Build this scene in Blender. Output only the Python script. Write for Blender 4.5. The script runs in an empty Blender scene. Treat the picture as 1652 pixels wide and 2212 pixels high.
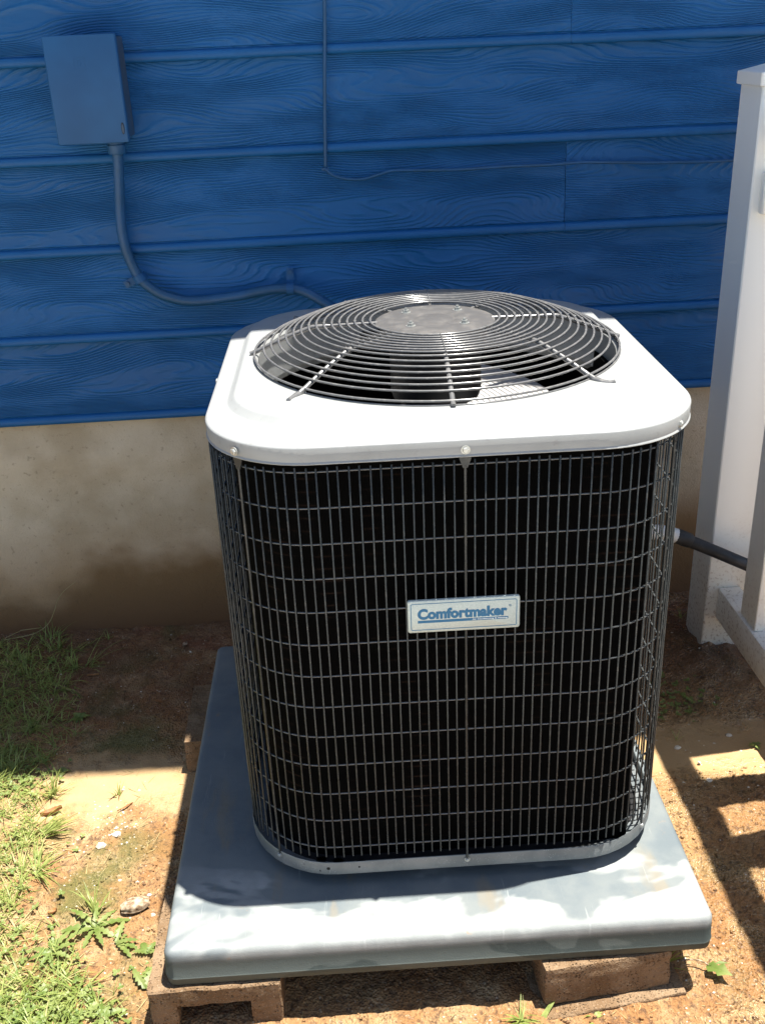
import bpy, math, random
import numpy as np
from mathutils import Vector, Matrix, noise as mn

random.seed(7); rng = np.random.default_rng(7)
S = bpy.context.scene
C = S.collection
PI = math.pi

# ------------------------------------------------------------------ camera
cd = bpy.data.cameras.new('camera'); co = bpy.data.objects.new('camera', cd); C.objects.link(co)
cr = Vector((0.99734468, -0.06138187, -0.03919009)); cu = Vector((0.0615701, 0.42329869, 0.90389565)); cf = Vector((0.03889369, 0.90390845, -0.42595398))
M = Matrix((cr, cu, -cf)).transposed().to_4x4(); M.translation = (-0.1715, -1.7306, 1.3652)
co.matrix_world = M
cd.sensor_fit = 'VERTICAL'; cd.sensor_height = 24; cd.lens = 24*2198/2212; cd.clip_start = 0.02; cd.clip_end = 500
S.camera = co

# ------------------------------------------------------------------ light
SUN = Vector((-0.20, -0.028, -1.0)).normalized()
w = bpy.data.worlds.new('World'); S.world = w; w.use_nodes = True
nt = w.node_tree; bg = nt.nodes['Background']
sky = nt.nodes.new('ShaderNodeTexSky'); sky.sky_type = 'NISHITA'; sky.sun_disc = False
sky.sun_elevation = math.asin(-SUN.z); sky.sun_rotation = math.atan2(-SUN.x, -SUN.y)
nt.links.new(sky.outputs[0], bg.inputs[0]); bg.inputs[1].default_value = 0.068
sl = bpy.data.lights.new('sun', 'SUN'); sl.energy = 5.0; sl.angle = math.radians(0.55); sl.color = (1.0, 0.95, 0.86)
so = bpy.data.objects.new('sun', sl); C.objects.link(so); so.rotation_mode = 'QUATERNION'
so.rotation_quaternion = SUN.to_track_quat('-Z', 'Y'); so.location = (1, 0, 6)
vs = S.view_settings; vs.view_transform = 'Standard'; vs.look = 'None'; vs.gamma = 1; vs.use_curve_mapping = False
vs.exposure = 1.55

# ------------------------------------------------------------------ material helpers
class NG:
    def __init__(s, name, rough=0.6, metal=0.0, spec=0.5):
        s.m = bpy.data.materials.new(name); s.m.use_nodes = True; s.t = s.m.node_tree
        s.b = s.t.nodes['Principled BSDF']; s.b.inputs['Roughness'].default_value = rough
        s.b.inputs['Metallic'].default_value = metal; s.b.inputs['Specular IOR Level'].default_value = spec
        s.tc = s.t.nodes.new('ShaderNodeTexCoord')
    def n(s, ty, **k):
        x = s.t.nodes.new(ty)
        for a, v in k.items(): setattr(x, a, v)
        return x
    def put(s, sock, v):
        if isinstance(v, bpy.types.NodeSocket): s.t.links.new(v, sock)
        elif v is not None: sock.default_value = v
    def obj(s): return s.tc.outputs['Object']
    def geo(s):
        return s.n('ShaderNodeNewGeometry').outputs['Position']
    def map(s, vec, scale=(1, 1, 1), loc=(0, 0, 0)):
        m = s.n('ShaderNodeMapping'); s.put(m.inputs[0], vec); m.inputs['Scale'].default_value = scale; m.inputs['Location'].default_value = loc
        return m.outputs[0]
    def noise(s, vec, scale, detail=4, rough=.55, dist=0):
        x = s.n('ShaderNodeTexNoise'); s.put(x.inputs['Vector'], vec); x.inputs['Scale'].default_value = scale
        x.inputs['Detail'].default_value = detail; x.inputs['Roughness'].default_value = rough; x.inputs['Distortion'].default_value = dist
        return x.outputs[0]
    def vor(s, vec, scale, feature='F1', rnd=1):
        x = s.n('ShaderNodeTexVoronoi', feature=feature); s.put(x.inputs['Vector'], vec); x.inputs['Scale'].default_value = scale
        x.inputs['Randomness'].default_value = rnd
        return x.outputs[0]
    def math(s, op, a, b=None, c=None, clamp=False):
        x = s.n('ShaderNodeMath', operation=op, use_clamp=clamp); s.put(x.inputs[0], a)
        if b is not None: s.put(x.inputs[1], b)
        if c is not None: s.put(x.inputs[2], c)
        return x.outputs[0]
    def ramp(s, v, a, b, o0=0., o1=1., smooth=True):
        x = s.n('ShaderNodeMapRange'); x.interpolation_type = 'SMOOTHSTEP' if smooth else 'LINEAR'
        s.put(x.inputs[0], v); x.inputs[1].default_value = a; x.inputs[2].default_value = b; x.inputs[3].default_value = o0; x.inputs[4].default_value = o1
        return x.outputs[0]
    def mix(s, f, a, b, mode='MIX'):
        x = s.n('ShaderNodeMix', data_type='RGBA', blend_type=mode); s.put(x.inputs[0], f)
        for i, v in ((6, a), (7, b)):
            s.put(x.inputs[i], (*v, 1) if isinstance(v, tuple) and len(v) == 3 else v)
        return x.outputs[2]
    def sep(s, v):
        x = s.n('ShaderNodeSeparateXYZ'); s.put(x.inputs[0], v); return x.outputs
    def comb(s, x_, y_, z_):
        x = s.n('ShaderNodeCombineXYZ')
        for i, v in enumerate((x_, y_, z_)): s.put(x.inputs[i], v)
        return x.outputs[0]
    def col(s, v): s.put(s.b.inputs['Base Color'], (*v, 1) if isinstance(v, tuple) and len(v) == 3 else v)
    def rough(s, v): s.put(s.b.inputs['Roughness'], v)
    def bump(s, h, strength=.5, dist=.002, prev=None):
        x = s.n('ShaderNodeBump'); x.inputs['Strength'].default_value = strength; x.inputs['Distance'].default_value = dist
        s.put(x.inputs['Height'], h)
        if prev: s.put(x.inputs['Normal'], prev)
        s.put(s.b.inputs['Normal'], x.outputs[0]); return x.outputs[0]

MT = {}
# blue painted fibre-cement siding with embossed cedar grain
g = NG('blue_siding', .42, 0, .28); P = g.obj(); oi = g.n('ShaderNodeObjectInfo').outputs['Random']
px, py, pz = g.sep(P)[:3]
off = g.math('MULTIPLY', oi, 37.0)
q = g.comb(g.math('ADD', px, off), 0.0, g.math('ADD', pz, off))
n1 = g.noise(g.map(q, (1.9, 1, 7.5)), 1.0, 1.0, .4)
n2 = g.noise(g.map(q, (9, 1, 36)), 1.0, 2, .5)
field = g.math('ADD', g.math('ADD', g.math('MULTIPLY', n1, .265), g.math('MULTIPLY', n2, .008)), pz)
wv = g.math('SINE', g.math('MULTIPLY', field, 2*PI/.0072))
wv = g.math('POWER', g.math('MULTIPLY_ADD', wv, .5, .5), 2.2)
am = g.ramp(g.noise(g.map(q, (6, 1, 22)), 1.0, 3), .32, .60, .25, 1)
fib = g.noise(g.map(q, (60, 1, 900)), 1.0, 2)
h = g.math('ADD', g.math('MULTIPLY', wv, am), g.math('MULTIPLY', fib, .14))
face = g.ramp(pz, .022, .027)
h = g.math('MULTIPLY', h, face)
g.bump(h, 1.0, .0021)
v = g.noise(P, 3.0, 4)
c = g.mix(g.ramp(v, .35, .7), (.006, .085, .25), (.010, .102, .295))
c = g.mix(g.math('MULTIPLY', g.math('MULTIPLY', wv, am), .16), c, (.02, .135, .34))
dust = g.ramp(g.noise(g.map(P, (1, 1, 6)), 5.0, 5), .5, .85)
c = g.mix(g.math('MULTIPLY', dust, .10), c, (.10, .15, .19))
sp = g.ramp(g.noise(P, 160, 1), .78, .84)
c = g.mix(g.math('MULTIPLY', sp, .25), c, (.02, .05, .1))
g.col(c); g.rough(g.ramp(v, .3, .7, .4, .55)); MT['siding'] = g.m

def painted(name, a, b, rough=.4, bstr=.12, sc=220):
    g = NG(name, rough); P = g.obj()
    g.col(g.mix(g.ramp(g.noise(P, 9, 5), .35, .7), a, b)); g.bump(g.noise(P, sc, 3), bstr, .0008); return g
MT['box'] = painted('blue_painted_steel', (.004, .070, .200), (.006, .086, .235), .62).m
MT['boxside'] = painted('grey_blue_steel_side', (.055, .075, .105), (.035, .08, .15), .5).m
MT['conduit'] = painted('blue_painted_conduit', (.007, .062, .150), (.008, .078, .21), .5, .3, 300).m
MT['dark'] = NG('dark_slot', .8).m; MT['dark'].node_tree.nodes['Principled BSDF'].inputs['Base Color'].default_value = (.006, .006, .006, 1)

# stucco foundation with mud splash and damp
g = NG('stucco_foundation', .85, 0, .3); P = g.obj(); X, Y, Z = g.sep(P)[:3]
nz = g.noise(P, 3.2, 5); nf = g.noise(P, 26, 5)
edge = g.math('ADD', g.math('MULTIPLY_ADD', X, .22, .36), g.math('MULTIPLY', g.math('SUBTRACT', nz, .5), .42))
edge = g.math('ADD', edge, g.math('MULTIPLY', g.math('SUBTRACT', nf, .5), .05))
edge = g.math('MINIMUM', edge, .30)
damp = g.ramp(g.math('SUBTRACT', edge, Z), -.07, .09)
dry = g.mix(g.ramp(g.noise(P, 5, 6), .35, .7), (.43, .345, .235), (.58, .49, .37))
dry = g.mix(g.ramp(Z, .42, .10, 0, .7), dry, (.40, .235, .11))
low = g.mix(g.ramp(Z, .2, -.1), (.215, .125, .055), (.145, .062, .026))
c = g.mix(damp, dry, low)
c = g.mix(g.math('MULTIPLY', g.ramp(g.noise(P, 75, 3), .6, .75), .35), c, (.10, .06, .03))
g.col(c)
g.rough(g.ramp(damp, 0, 1, .9, .6))
b1 = g.bump(g.noise(P, 9, 5), .5, .012); g.bump(g.noise(P, 190, 5, .65), .9, .0028, b1); MT['stucco'] = g.m

MT['soffit'] = painted('white_painted_soffit', (.62, .62, .6), (.68, .68, .66), .6).m
MT['shingle'] = painted('grey_shingle', (.09, .085, .08), (.14, .13, .12), .9).m

# soil: red-brown mud with moss and wet, gritty parts
g = NG('soil', .8, 0, .55); P = g.geo(); X, Y, Z = g.sep(P)[:3]
big = g.noise(P, 2.6, 5, .6); med = g.noise(P, 15, 6, .6); fine = g.noise(P, 95, 5, .6); gr = g.vor(P, 210)
c = g.mix(g.ramp(big, .36, .66), (.26, .125, .042), (.33, .19, .078))
c = g.mix(g.ramp(med, .42, .72), c, (.37, .245, .120))
c = g.mix(g.ramp(fine, .52, .34, 0, .75), c, (.075, .038, .018))
# red clay lumps near the wall
c = g.mix(g.math('MULTIPLY', g.ramp(g.noise(g.map(P, (1, 1, 1), (3, 7, 0)), 6, 3), .52, .68), g.ramp(Y, .4, .6, 0, .7)), c, (.20, .065, .03))
# moss on the left and a touch on the right
mo = g.ramp(g.noise(g.map(P, (1, 1, 1), (9, 2, 0)), 5.5, 6, .62), .46, .62)
left = g.ramp(X, -.52, -.72)
notmud = g.ramp(g.math('ABSOLUTE', g.math('SUBTRACT', Y, .12)), .07, .17)
c = g.mix(g.math('MULTIPLY', g.math('MULTIPLY', mo, left), g.math('MULTIPLY', notmud, .8)), c, (.10, .105, .022))
mo2 = g.ramp(g.noise(g.map(P, (1, 1, 1), (1, 5, 0)), 9, 5), .52, .66)
c = g.mix(g.math('MULTIPLY', g.math('MULTIPLY', mo2, g.ramp(X, .4, .5)), g.ramp(Y, .2, .35, .25, .6)), c, (.05, .06, .02))
# darker, redder soil towards the house
wet = g.math('MULTIPLY', g.ramp(Y, .26, .5), g.ramp(big, .3, .6, .35, .8))
c = g.mix(wet, c, (.105, .042, .016))
# smooth pale silt
silt = g.math('MULTIPLY', g.ramp(g.math('ABSOLUTE', g.math('SUBTRACT', g.math('ADD', Y, g.math('MULTIPLY', g.math('SUBTRACT', med, .5), .25)), .14)), .14, .06), g.ramp(g.noise(P, 3, 2), .3, .45))
silt = g.math('MULTIPLY', silt, g.ramp(g.math('ADD', X, g.math('MULTIPLY', med, .2)), -.86, -.70))
c = g.mix(g.math('MULTIPLY', silt, .9), c, (.37, .245, .120))
# pale grit
grit = g.math('MULTIPLY', g.ramp(g.noise(P, 130, 2), .62, .72), g.math('SUBTRACT', 1.0, silt))
c = g.mix(g.math('MULTIPLY', grit, .45), c, (.48, .40, .29))
g.col(c)
right = g.ramp(X, .35, .5)
g.rough(g.math('SUBTRACT', g.ramp(med, .4, .65, .9, .6), g.math('MULTIPLY', right, .42)))
inv = g.math('SUBTRACT', 1.0, g.math('MULTIPLY', silt, .9))
hh = g.math('MULTIPLY', g.math('ADD', g.math('MULTIPLY', fine, .8), g.math('MULTIPLY', gr, .5)), inv)
g.bump(hh, 1.0, .009); MT['soil'] = g.m

# lid sheet metal
def lidmat(name, base, rough):
    g = NG(name, rough, 0.0, .5); P = g.obj()
    sm = g.noise(P, 14, 5)
    c = g.mix(g.ramp(sm, .45, .75), base, tuple(x*.9 for x in base))
    c = g.mix(g.math('MULTIPLY', g.ramp(g.noise(P, 60, 4), .62, .72), .3), c, (.15, .14, .135))
    g.col(c); g.rough(g.ramp(sm, .3, .7, rough-.06, rough+.1)); g.bump(g.noise(P, 500, 2), .08, .0004)
    return g.m
MT['lid'] = lidmat('light_grey_enamel', (.27, .28, .28), .34)
MT['rim'] = None
g = NG('galvanised_pan', .42, .35); P = g.obj()
dr = g.ramp(g.vor(P, 330), .22, .12)
drm = g.math('MULTIPLY', dr, g.ramp(g.noise(P, 60, 2), .45, .6))
c = g.mix(g.ramp(g.noise(P, 22, 5), .35, .7), (.13, .15, .16), (.19, .205, .21))
g.col(g.mix(g.math('MULTIPLY', drm, .6), c, (.6, .62, .62))); g.bump(drm, .5, .001); MT['rim'] = g.m
g = NG('dark_coated_wire', .33, 0, .35); P = g.obj()
g.col(g.mix(g.ramp(g.noise(g.geo(), 60, 4), .5, .75), (.026, .030, .031), (.055, .055, .052))); g.rough(g.ramp(g.noise(g.geo(), 40, 2), .35, .65, .2, .36)); MT['wire'] = g.m
g = NG('glossy_coated_wire', .16, 0, .75); g.col((.05, .055, .057)); MT['wire2'] = g.m
g = NG('grey_guard_wire', .22, 0, .8)
g.col(g.mix(g.ramp(g.noise(g.geo(), 90, 4), .45, .75), (.11, .11, .11), (.17, .165, .16))); MT['guard'] = g.m
g = NG('guard_hub', .4, 0, .5)
g.col(g.mix(g.ramp(g.noise(g.geo(), 50, 5), .4, .7), (.075, .073, .072), (.11, .105, .10))); MT['hub'] = g.m
g = NG('zinc_screw', .3, .6); g.col((.42, .43, .41)); MT['screw'] = g.m
g = NG('black_motor', .6, 0, .2); g.col((.012, .012, .013)); MT['motor'] = g.m
g = NG('grey_fan_blade', .38, .15); g.col(g.mix(g.ramp(g.noise(g.obj(), 12, 4), .4, .7), (.55, .54, .53), (.45, .44, .43))); MT['blade'] = g.m
# coil: black fins with copper tube rows
g = NG('coil_fins', .9, 0, .04); P = g.obj(); X, Y, Z = g.sep(P)[:3]
row = g.ramp(g.math('ABSOLUTE', g.math('SUBTRACT', g.math('FRACT', g.math('MULTIPLY', Z, 46)), .5)), .1, .02)
patchy = g.math('MULTIPLY', row, g.ramp(g.noise(g.map(P, (6, 6, 2)), 2, 4), .5, .7))
g.col(g.mix(g.math('MULTIPLY', patchy, .7), (.0018, .0018, .0018), (.028, .016, .011)))
g.bump(g.math('SINE', g.math('MULTIPLY', g.math('ADD', X, Y), 3000)), .15, .0005); MT['coil'] = g.m
# badge
g = NG('silver_badge', .4, .25); g.col(g.mix(g.ramp(g.noise(g.obj(), 700, 2), .4, .65), (.40, .47, .46), (.50, .56, .54))); MT['badge'] = g.m
g = NG('blue_print', .5); g.col((.008, .13, .27)); MT['print'] = g.m
g = NG('white_print', .5); g.col((.75, .8, .8)); MT['wprint'] = g.m
# equipment pad
g = NG('grey_pad', .7, 0, .3); P = g.obj(); X, Y, Z = g.sep(P)[:3]
pn = g.noise(g.map(P, (1, 1.6, 1), (4, 3, 0)), 3.4, 4, .5, .5)
chalk = g.ramp(g.math('ADD', pn, g.ramp(Y, -.36, -.45, -.01, .05)), .480, .520)
front = g.ramp(Y, -.24, -.34)
base = g.mix(g.ramp(g.noise(P, 9, 6), .35, .7), (.10, .122, .135), (.14, .158, .162))
base = g.mix(g.math('MULTIPLY', g.ramp(g.noise(g.map(P, (5, 1.3, 1), (2, 0, 0)), 2.2, 5), .56, .66), .6), base, (.20, .165, .11))
lt = g.mix(g.ramp(g.noise(P, 20, 5), .35, .7), (.215, .23, .23), (.28, .295, .29))
c = g.mix(g.math('MULTIPLY', chalk, g.math('MAXIMUM', g.math('MULTIPLY', front, .95), .12)), base, lt)
mid_ = g.ramp(g.noise(g.map(P, (2, 2, 1), (7, 1, 0)), 5, 6, .6), .42, .62)
c = g.mix(g.math('MULTIPLY', mid_, .35), c, (.17, .185, .18))
scr = g.ramp(g.noise(g.map(P, (90, 6, 4)), 1, 3), .64, .70)
c = g.mix(g.math('MULTIPLY', scr, .25), c, (.35, .37, .36))
rust = g.math('MULTIPLY', g.ramp(g.noise(P, 40, 6, .65), .60, .70), g.ramp(g.noise(P, 4, 2), .5, .62))
c = g.mix(g.math('MULTIPLY', rust, .5), c, (.30, .17, .07))
side = g.ramp(Z, -.012, -.03)  # sides coloured darker than the top, standing in for their shade
side_shade = g.mix(g.ramp(g.noise(g.map(P, (1, 1, 2), (3, 3, 3)), 5.0, 3, .5, .3), .49, .52), (.042, .056, .055), (.075, .092, .088))
side_shade = g.mix(g.math('MULTIPLY', g.ramp(Z, -.05, -.072), .45), side_shade, (.10, .105, .085))
side_shade = g.mix(g.math('MULTIPLY', g.ramp(g.noise(P, 75, 4), .58, .7), .35), side_shade, (.09, .11, .10))
g.col(g.mix(side, c, side_shade)); g.rough(g.ramp(pn, .45, .55, .62, .8)); b1 = g.bump(g.noise(P, 45, 4), .35, .0015); g.bump(g.noise(P, 420, 3), .4, .0010, b1); MT['pad'] = g.m
# concrete block
g = NG('dirty_block', .95, 0, .2); P = g.obj()
c = g.mix(g.ramp(g.noise(P, 14, 5), .35, .7), (.155, .095, .05), (.24, .165, .10))
pit = g.math('MULTIPLY', g.ramp(g.vor(g.map(P, (1, 1.3, .8)), 210), .38, .1), g.ramp(g.noise(P, 40, 2), .4, .6))
c = g.mix(g.math('MULTIPLY', pit, .35), c, (.06, .038, .022))
c = g.mix(g.ramp(g.noise(P, 330, 2), .55, .7, 0, .5), c, (.34, .26, .18))
g.col(c); b1 = g.bump(g.math('SUBTRACT', g.noise(P, 120, 5), pit), 1.0, .005); g.bump(g.noise(P, 420, 3), .8, .002, b1); MT['block'] = g.m
# vinyl railing with rust-brown splash near the ground
g = NG('white_vinyl', .42, 0, .5); P = g.geo(); X, Y, Z = g.sep(P)[:3]
st = g.ramp(g.math('ADD', Z, g.math('MULTIPLY', g.noise(P, 7, 4), .35)), .42, .02)
spk = g.ramp(g.noise(P, 120, 4), .52, .66)
c = g.mix(g.math('MULTIPLY', st, .42), (.84, .85, .81), (.50, .34, .16))
c = g.mix(g.math('MULTIPLY', g.math('MULTIPLY', st, spk), .6), c, (.25, .13, .05))
dk = g.ramp(g.noise(P, 75, 3), .70, .74)
c = g.mix(g.math('MULTIPLY', g.math('MULTIPLY', dk, st), .8), c, (.06, .04, .02))
g.col(c); MT['vinyl'] = g.m
g = NG('black_foam', .55); g.col(g.mix(g.ramp(g.noise(g.obj(), 40, 4), .4, .7), (.014, .015, .018), (.03, .032, .035))); MT['foam'] = g.m
g = NG('white_pvc', .35); g.col((.72, .72, .70)); MT['pvc'] = g.m

def leafmat(name, a, b, rough=.5, tr=.25, sc=50):
    g = NG(name, rough, 0, .35); P = g.geo()
    g.col(g.mix(g.ramp(g.noise(P, sc, 3), .35, .65), a, b))
    t = g.n('ShaderNodeBsdfTranslucent'); g.put(t.inputs[0], (*[min(1, x*1.5) for x in b], 1))
    m = g.n('ShaderNodeMixShader'); m.inputs[0].default_value = tr
    g.t.links.new(g.b.outputs[0], m.inputs[1]); g.t.links.new(t.outputs[0], m.inputs[2])
    g.t.links.new(m.outputs[0], g.t.nodes['Material Output'].inputs[0]); return g.m
MT['grass'] = leafmat('grass_blade', (.14, .19, .04), (.29, .33, .10), .45, .3, 45)
MT['dgrass'] = leafmat('dry_grass_blade', (.30, .25, .11), (.40, .33, .16), .6, .2, 45)
MT['weed'] = leafmat('weed_leaf', (.11, .165, .035), (.20, .24, .075), .45, .25, 30)
MT['brown'] = leafmat('brown_leaf', (.22, .09, .03), (.33, .17, .06), .6, .15, 60)
MT['bark'] = leafmat('bark_curl', (.16, .10, .055), (.42, .34, .24), .8, .02, 120)
g = NG('pale_chip', .6); g.col(g.mix(g.ramp(g.noise(g.geo(), 30, 2), .4, .6), (.42, .36, .27), (.62, .58, .5))); MT['chip'] = g.m

# ------------------------------------------------------------------ mesh helpers
def mk(name, verts, faces, mat, parent=None, smooth=False, loc=None, rot=None, auto=None):
    me = bpy.data.meshes.new(name); me.from_pydata([tuple(v) for v in verts], [], [tuple(f) for f in faces]); me.update()
    if mat is not None:
        for m in (mat if isinstance(mat, (list, tuple)) else [mat]): me.materials.append(m)
    if smooth:
        me.polygons.foreach_set('use_smooth', [True]*len(me.polygons))
        if auto is not None: me.set_sharp_from_angle(angle=math.radians(auto))
    o = bpy.data.objects.new(name, me); C.objects.link(o)
    if parent: o.parent = parent
    if loc is not None: o.location = loc
    if rot is not None: o.rotation_euler = rot
    return o
def tag(o, label=None, cat=None, group=None, kind=None):
    for k, v in (('label', label), ('category', cat), ('group', group), ('kind', kind)):
        if v: o[k] = v
    return o
def empty(name, loc, rz, label, cat, group=None):
    o = bpy.data.objects.new(name, None); C.objects.link(o); o.location = loc; o.rotation_euler = (0, 0, rz); o.empty_display_size = .05
    return tag(o, label, cat, group)
def dup(o, name=None, loc=None, rot=None, parent=None):
    c = o.copy(); C.objects.link(c)
    if parent: c.parent = parent
    if loc is not None: c.location = loc
    if rot is not None: c.rotation_euler = rot
    return c
class B:
    def __init__(s): s.v = []; s.f = []
    def add(s, v, f):
        n = len(s.v); s.v += [tuple(x) for x in v]; s.f += [tuple(i+n for i in q) for q in f]; return s
    def box(s, x0, x1, y0, y1, z0, z1, bev=0):
        if bev <= 0:
            v = [(x, y, z) for z in (z0, z1) for y in (y0, y1) for x in (x0, x1)]
            return s.add(v, [(0, 2, 3, 1), (4, 5, 7, 6), (0, 1, 5, 4), (2, 6, 7, 3), (0, 4, 6, 2), (1, 3, 7, 5)])
        b = bev; L = []
        prof = [(z0, b), (z0+b*.3, b*.3), (z0+b, 0), (z1-b, 0), (z1-b*.3, b*.3), (z1, b)]
        v = []; f = []
        for z, i in prof:
            a0, a1, c0, c1 = x0+i, x1-i, y0+i, y1-i; k = b*.7
            v += [(a0+k, c0, z), (a1-k, c0, z), (a1, c0+k, z), (a1, c1-k, z), (a1-k, c1, z), (a0+k, c1, z), (a0, c1-k, z), (a0, c0+k, z)]
        for r in range(5):
            for j in range(8): f.append((r*8+j, r*8+(j+1) % 8, r*8+8+(j+1) % 8, r*8+8+j))
        f.append(tuple(range(7, -1, -1))); f.append(tuple(40+j for j in range(8)))
        return s.add(v, f)
    def tube(s, pts, r, n=10, cap=True, closed=False):
        pts = [Vector(p) for p in pts]; m = len(pts); rs = r if isinstance(r, (list, tuple)) else [r]*m
        v = []; f = []
        nrm = None
        for i, p in enumerate(pts):
            if closed: t = (pts[(i+1) % m]-pts[i-1]).normalized()
            else: t = (pts[min(i+1, m-1)]-pts[max(i-1, 0)]).normalized()
            if nrm is None: nrm = t.orthogonal().normalized() if not closed else Vector((0, 0, 1))
            nrm = (nrm-t*nrm.dot(t)); nrm = nrm.normalized() if nrm.length > 1e-6 else t.orthogonal().normalized()
            bt = t.cross(nrm)
            for k in range(n):
                a = 2*PI*k/n; v.append(p+(nrm*math.cos(a)+bt*math.sin(a))*rs[i])
        for i in range(m if closed else m-1):
            for k in range(n):
                a = i*n+k; b = i*n+(k+1) % n; c = ((i+1) % m)*n
                f.append((a, b, c+(k+1) % n, c+k))
        if cap and not closed: f.append(tuple(range(n-1, -1, -1))); f.append(tuple((m-1)*n+k for k in range(n)))
        return s.add(v, f)
    def lathe(s, prof, n=48, c=(0, 0), capb=False, capt=False):
        v = []; f = []
        for r, z in prof:
            for k in range(n): a = 2*PI*k/n; v.append((c[0]+r*math.cos(a), c[1]+r*math.sin(a), z))
        for i in range(len(prof)-1):
            for k in range(n): f.append((i*n+k, i*n+(k+1) % n, (i+1)*n+(k+1) % n, (i+1)*n+k))
        if capb: f.append(tuple(range(n-1, -1, -1)))
        if capt: f.append(tuple((len(prof)-1)*n+k for k in range(n)))
        return s.add(v, f)
    def build(s, name, mat, parent=None, smooth=False, auto=None, **k): return mk(name, s.v, s.f, mat, parent, smooth, auto=auto, **k)
def spline(pts, n=8):
    P = [Vector(p) for p in pts]; out = []
    for i in range(len(P)-1):
        a, b, c, d = P[max(i-1, 0)], P[i], P[i+1], P[min(i+2, len(P)-1)]
        for k in range(n):
            t = k/n; out.append(.5*((2*b)+(c-a)*t+(2*a-5*b+4*c-d)*t*t+(3*b-a-3*c+d)*t**3))
    out.append(P[-1]); return out
def rr_path(a, b, r, n=10, step=None):
    """rounded rectangle, anticlockwise from the front (-y) middle: list of (x, y, nx, ny)"""
    segs = []
    L1 = a-r; L2 = b-r
    out = []
    def line(x0, y0, x1, y1, nx, ny):
        d = math.hypot(x1-x0, y1-y0); m = max(1, int(d/(step or .02)))
        for i in range(m): out.append((x0+(x1-x0)*i/m, y0+(y1-y0)*i/m, nx, ny))
    def arc(cx, cy, a0):
        for i in range(n): t = a0+PI/2*i/n; out.append((cx+r*math.cos(t), cy+r*math.sin(t), math.cos(t), math.sin(t)))
    line(0, -b, L1, -b, 0, -1); arc(L1, -L2, -PI/2); line(a, -L2, a, L2, 1, 0); arc(L1, L2, 0)
    line(L1, b, -L1, b, 0, 1); arc(-L1, L2, PI/2); line(-a, L2, -a, -L2, -1, 0); arc(-L1, -L2, PI); line(-L1, -b, 0, -b, 0, -1)
    return out
def rr_at(a, b, r, s):
    """point at arc length s along the rounded rectangle from the front middle (towards +x)"""
    P = rr_path(a, b, r, 40, .004); acc = 0
    for i in range(len(P)):
        p = P[i]; q = P[(i+1) % len(P)]; d = math.hypot(q[0]-p[0], q[1]-p[1])
        if acc+d >= s: t = (s-acc)/d if d else 0; return tuple(p[k]+(q[k]-p[k])*t for k in range(4))
        acc += d
    return P[0]
def ray_rr(cx, cy, th, ox, oy, a, b, r):
    """distance from (cx,cy) along angle th to the rounded rectangle centred (ox,oy)"""
    def ins(x, y):
        x = abs(x-ox); y = abs(y-oy)
        if x > a or y > b: return False
        dx = x-(a-r); dy = y-(b-r)
        return not (dx > 0 and dy > 0 and dx*dx+dy*dy > r*r)
    lo, hi = 0, 2.
    for _ in range(40):
        m = (lo+hi)/2
        if ins(cx+m*math.cos(th), cy+m*math.sin(th)): lo = m
        else: hi = m
    return lo
def roughbox(x0, x1, y0, y1, z0, z1, n=14, amp=.003, seed=0, tap=0):
    """block with uneven faces and worn edges"""
    v = []; f = []; idx = {}
    def pt(i, j, k):
        key = (i, j, k)
        if key in idx: return idx[key]
        x = x0+(x1-x0)*i/n; y = y0+(y1-y0)*j/n; z = z0+(z1-z0)*k/n
        c = Vector(((x0+x1)/2, (y0+y1)/2, (z0+z1)/2)); p = Vector((x, y, z))
        e = sum(1 for q in (i, j, k) if q in (0, n))
        d = mn.noise(p*28+Vector((seed, 0, 0)))*amp+mn.noise(p*90+Vector((seed, 5, 0)))*amp*.5
        p += (p-c).normalized()*d-(p-c).normalized()*(amp*.35*(e-1) if e > 1 else 0)
        idx[key] = len(v); v.append(p); return idx[key]
    for a in range(n):
        for b in range(n):
            f += [(pt(a, b, 0), pt(a, b+1, 0), pt(a+1, b+1, 0), pt(a+1, b, 0)), (pt(a, b, n), pt(a+1, b, n), pt(a+1, b+1, n), pt(a, b+1, n)),
                  (pt(a, 0, b), pt(a+1, 0, b), pt(a+1, 0, b+1), pt(a, 0, b+1)), (pt(a, n, b), pt(a, n, b+1), pt(a+1, n, b+1), pt(a+1, n, b)),
                  (pt(0, a, b), pt(0, a, b+1), pt(0, a+1, b+1), pt(0, a+1, b)), (pt(n, a, b), pt(n, a+1, b), pt(n, a+1, b+1), pt(n, a, b+1))]
    return v, f

ZG = -.166
# ------------------------------------------------------------------ ground
def gh(x, y):
    p = Vector((x, y, 0))
    rough = 1.0
    s = math.exp(-((y-.13)/.10)**2) if x < .9 else 0         # smooth silt strip beside the pad
    if x < -.75: s *= max(0, 1-(-.75-x)*6)
    rough *= 1-.85*s
    h = mn.noise(p*1.7)*.012+mn.noise(p*6)*.006*rough
    h += (mn.noise(p*22)*.006+abs(mn.noise(p*48))*.0065+mn.noise(p*130)*.003)*rough
    if y > .42: h += .010*min(1, (y-.42)*4)*(.5+abs(mn.noise(p*26)))
    if x > .35 and y < .05: h += .004*abs(mn.noise(p*70))
    d = math.hypot(x-.80, y-.50)                             # lump of soil at the foot of the post
    h += .022*math.exp(-(d/.10)**2)*(1+.6*mn.noise(p*30))
    r = max(abs(x), abs(y))
    if r > 4: h *= 4/r
    return h
def axis(lo, hi, step, far):
    a = list(np.arange(lo, hi, step)); d = step; v = hi; out = []
    while v < far: out.append(v); d *= 1.28; v += d
    d = step; v = lo-step; o2 = []
    while v > -far: o2.append(v); d *= 1.28; v -= d
    return o2[::-1]+a+out
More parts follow.
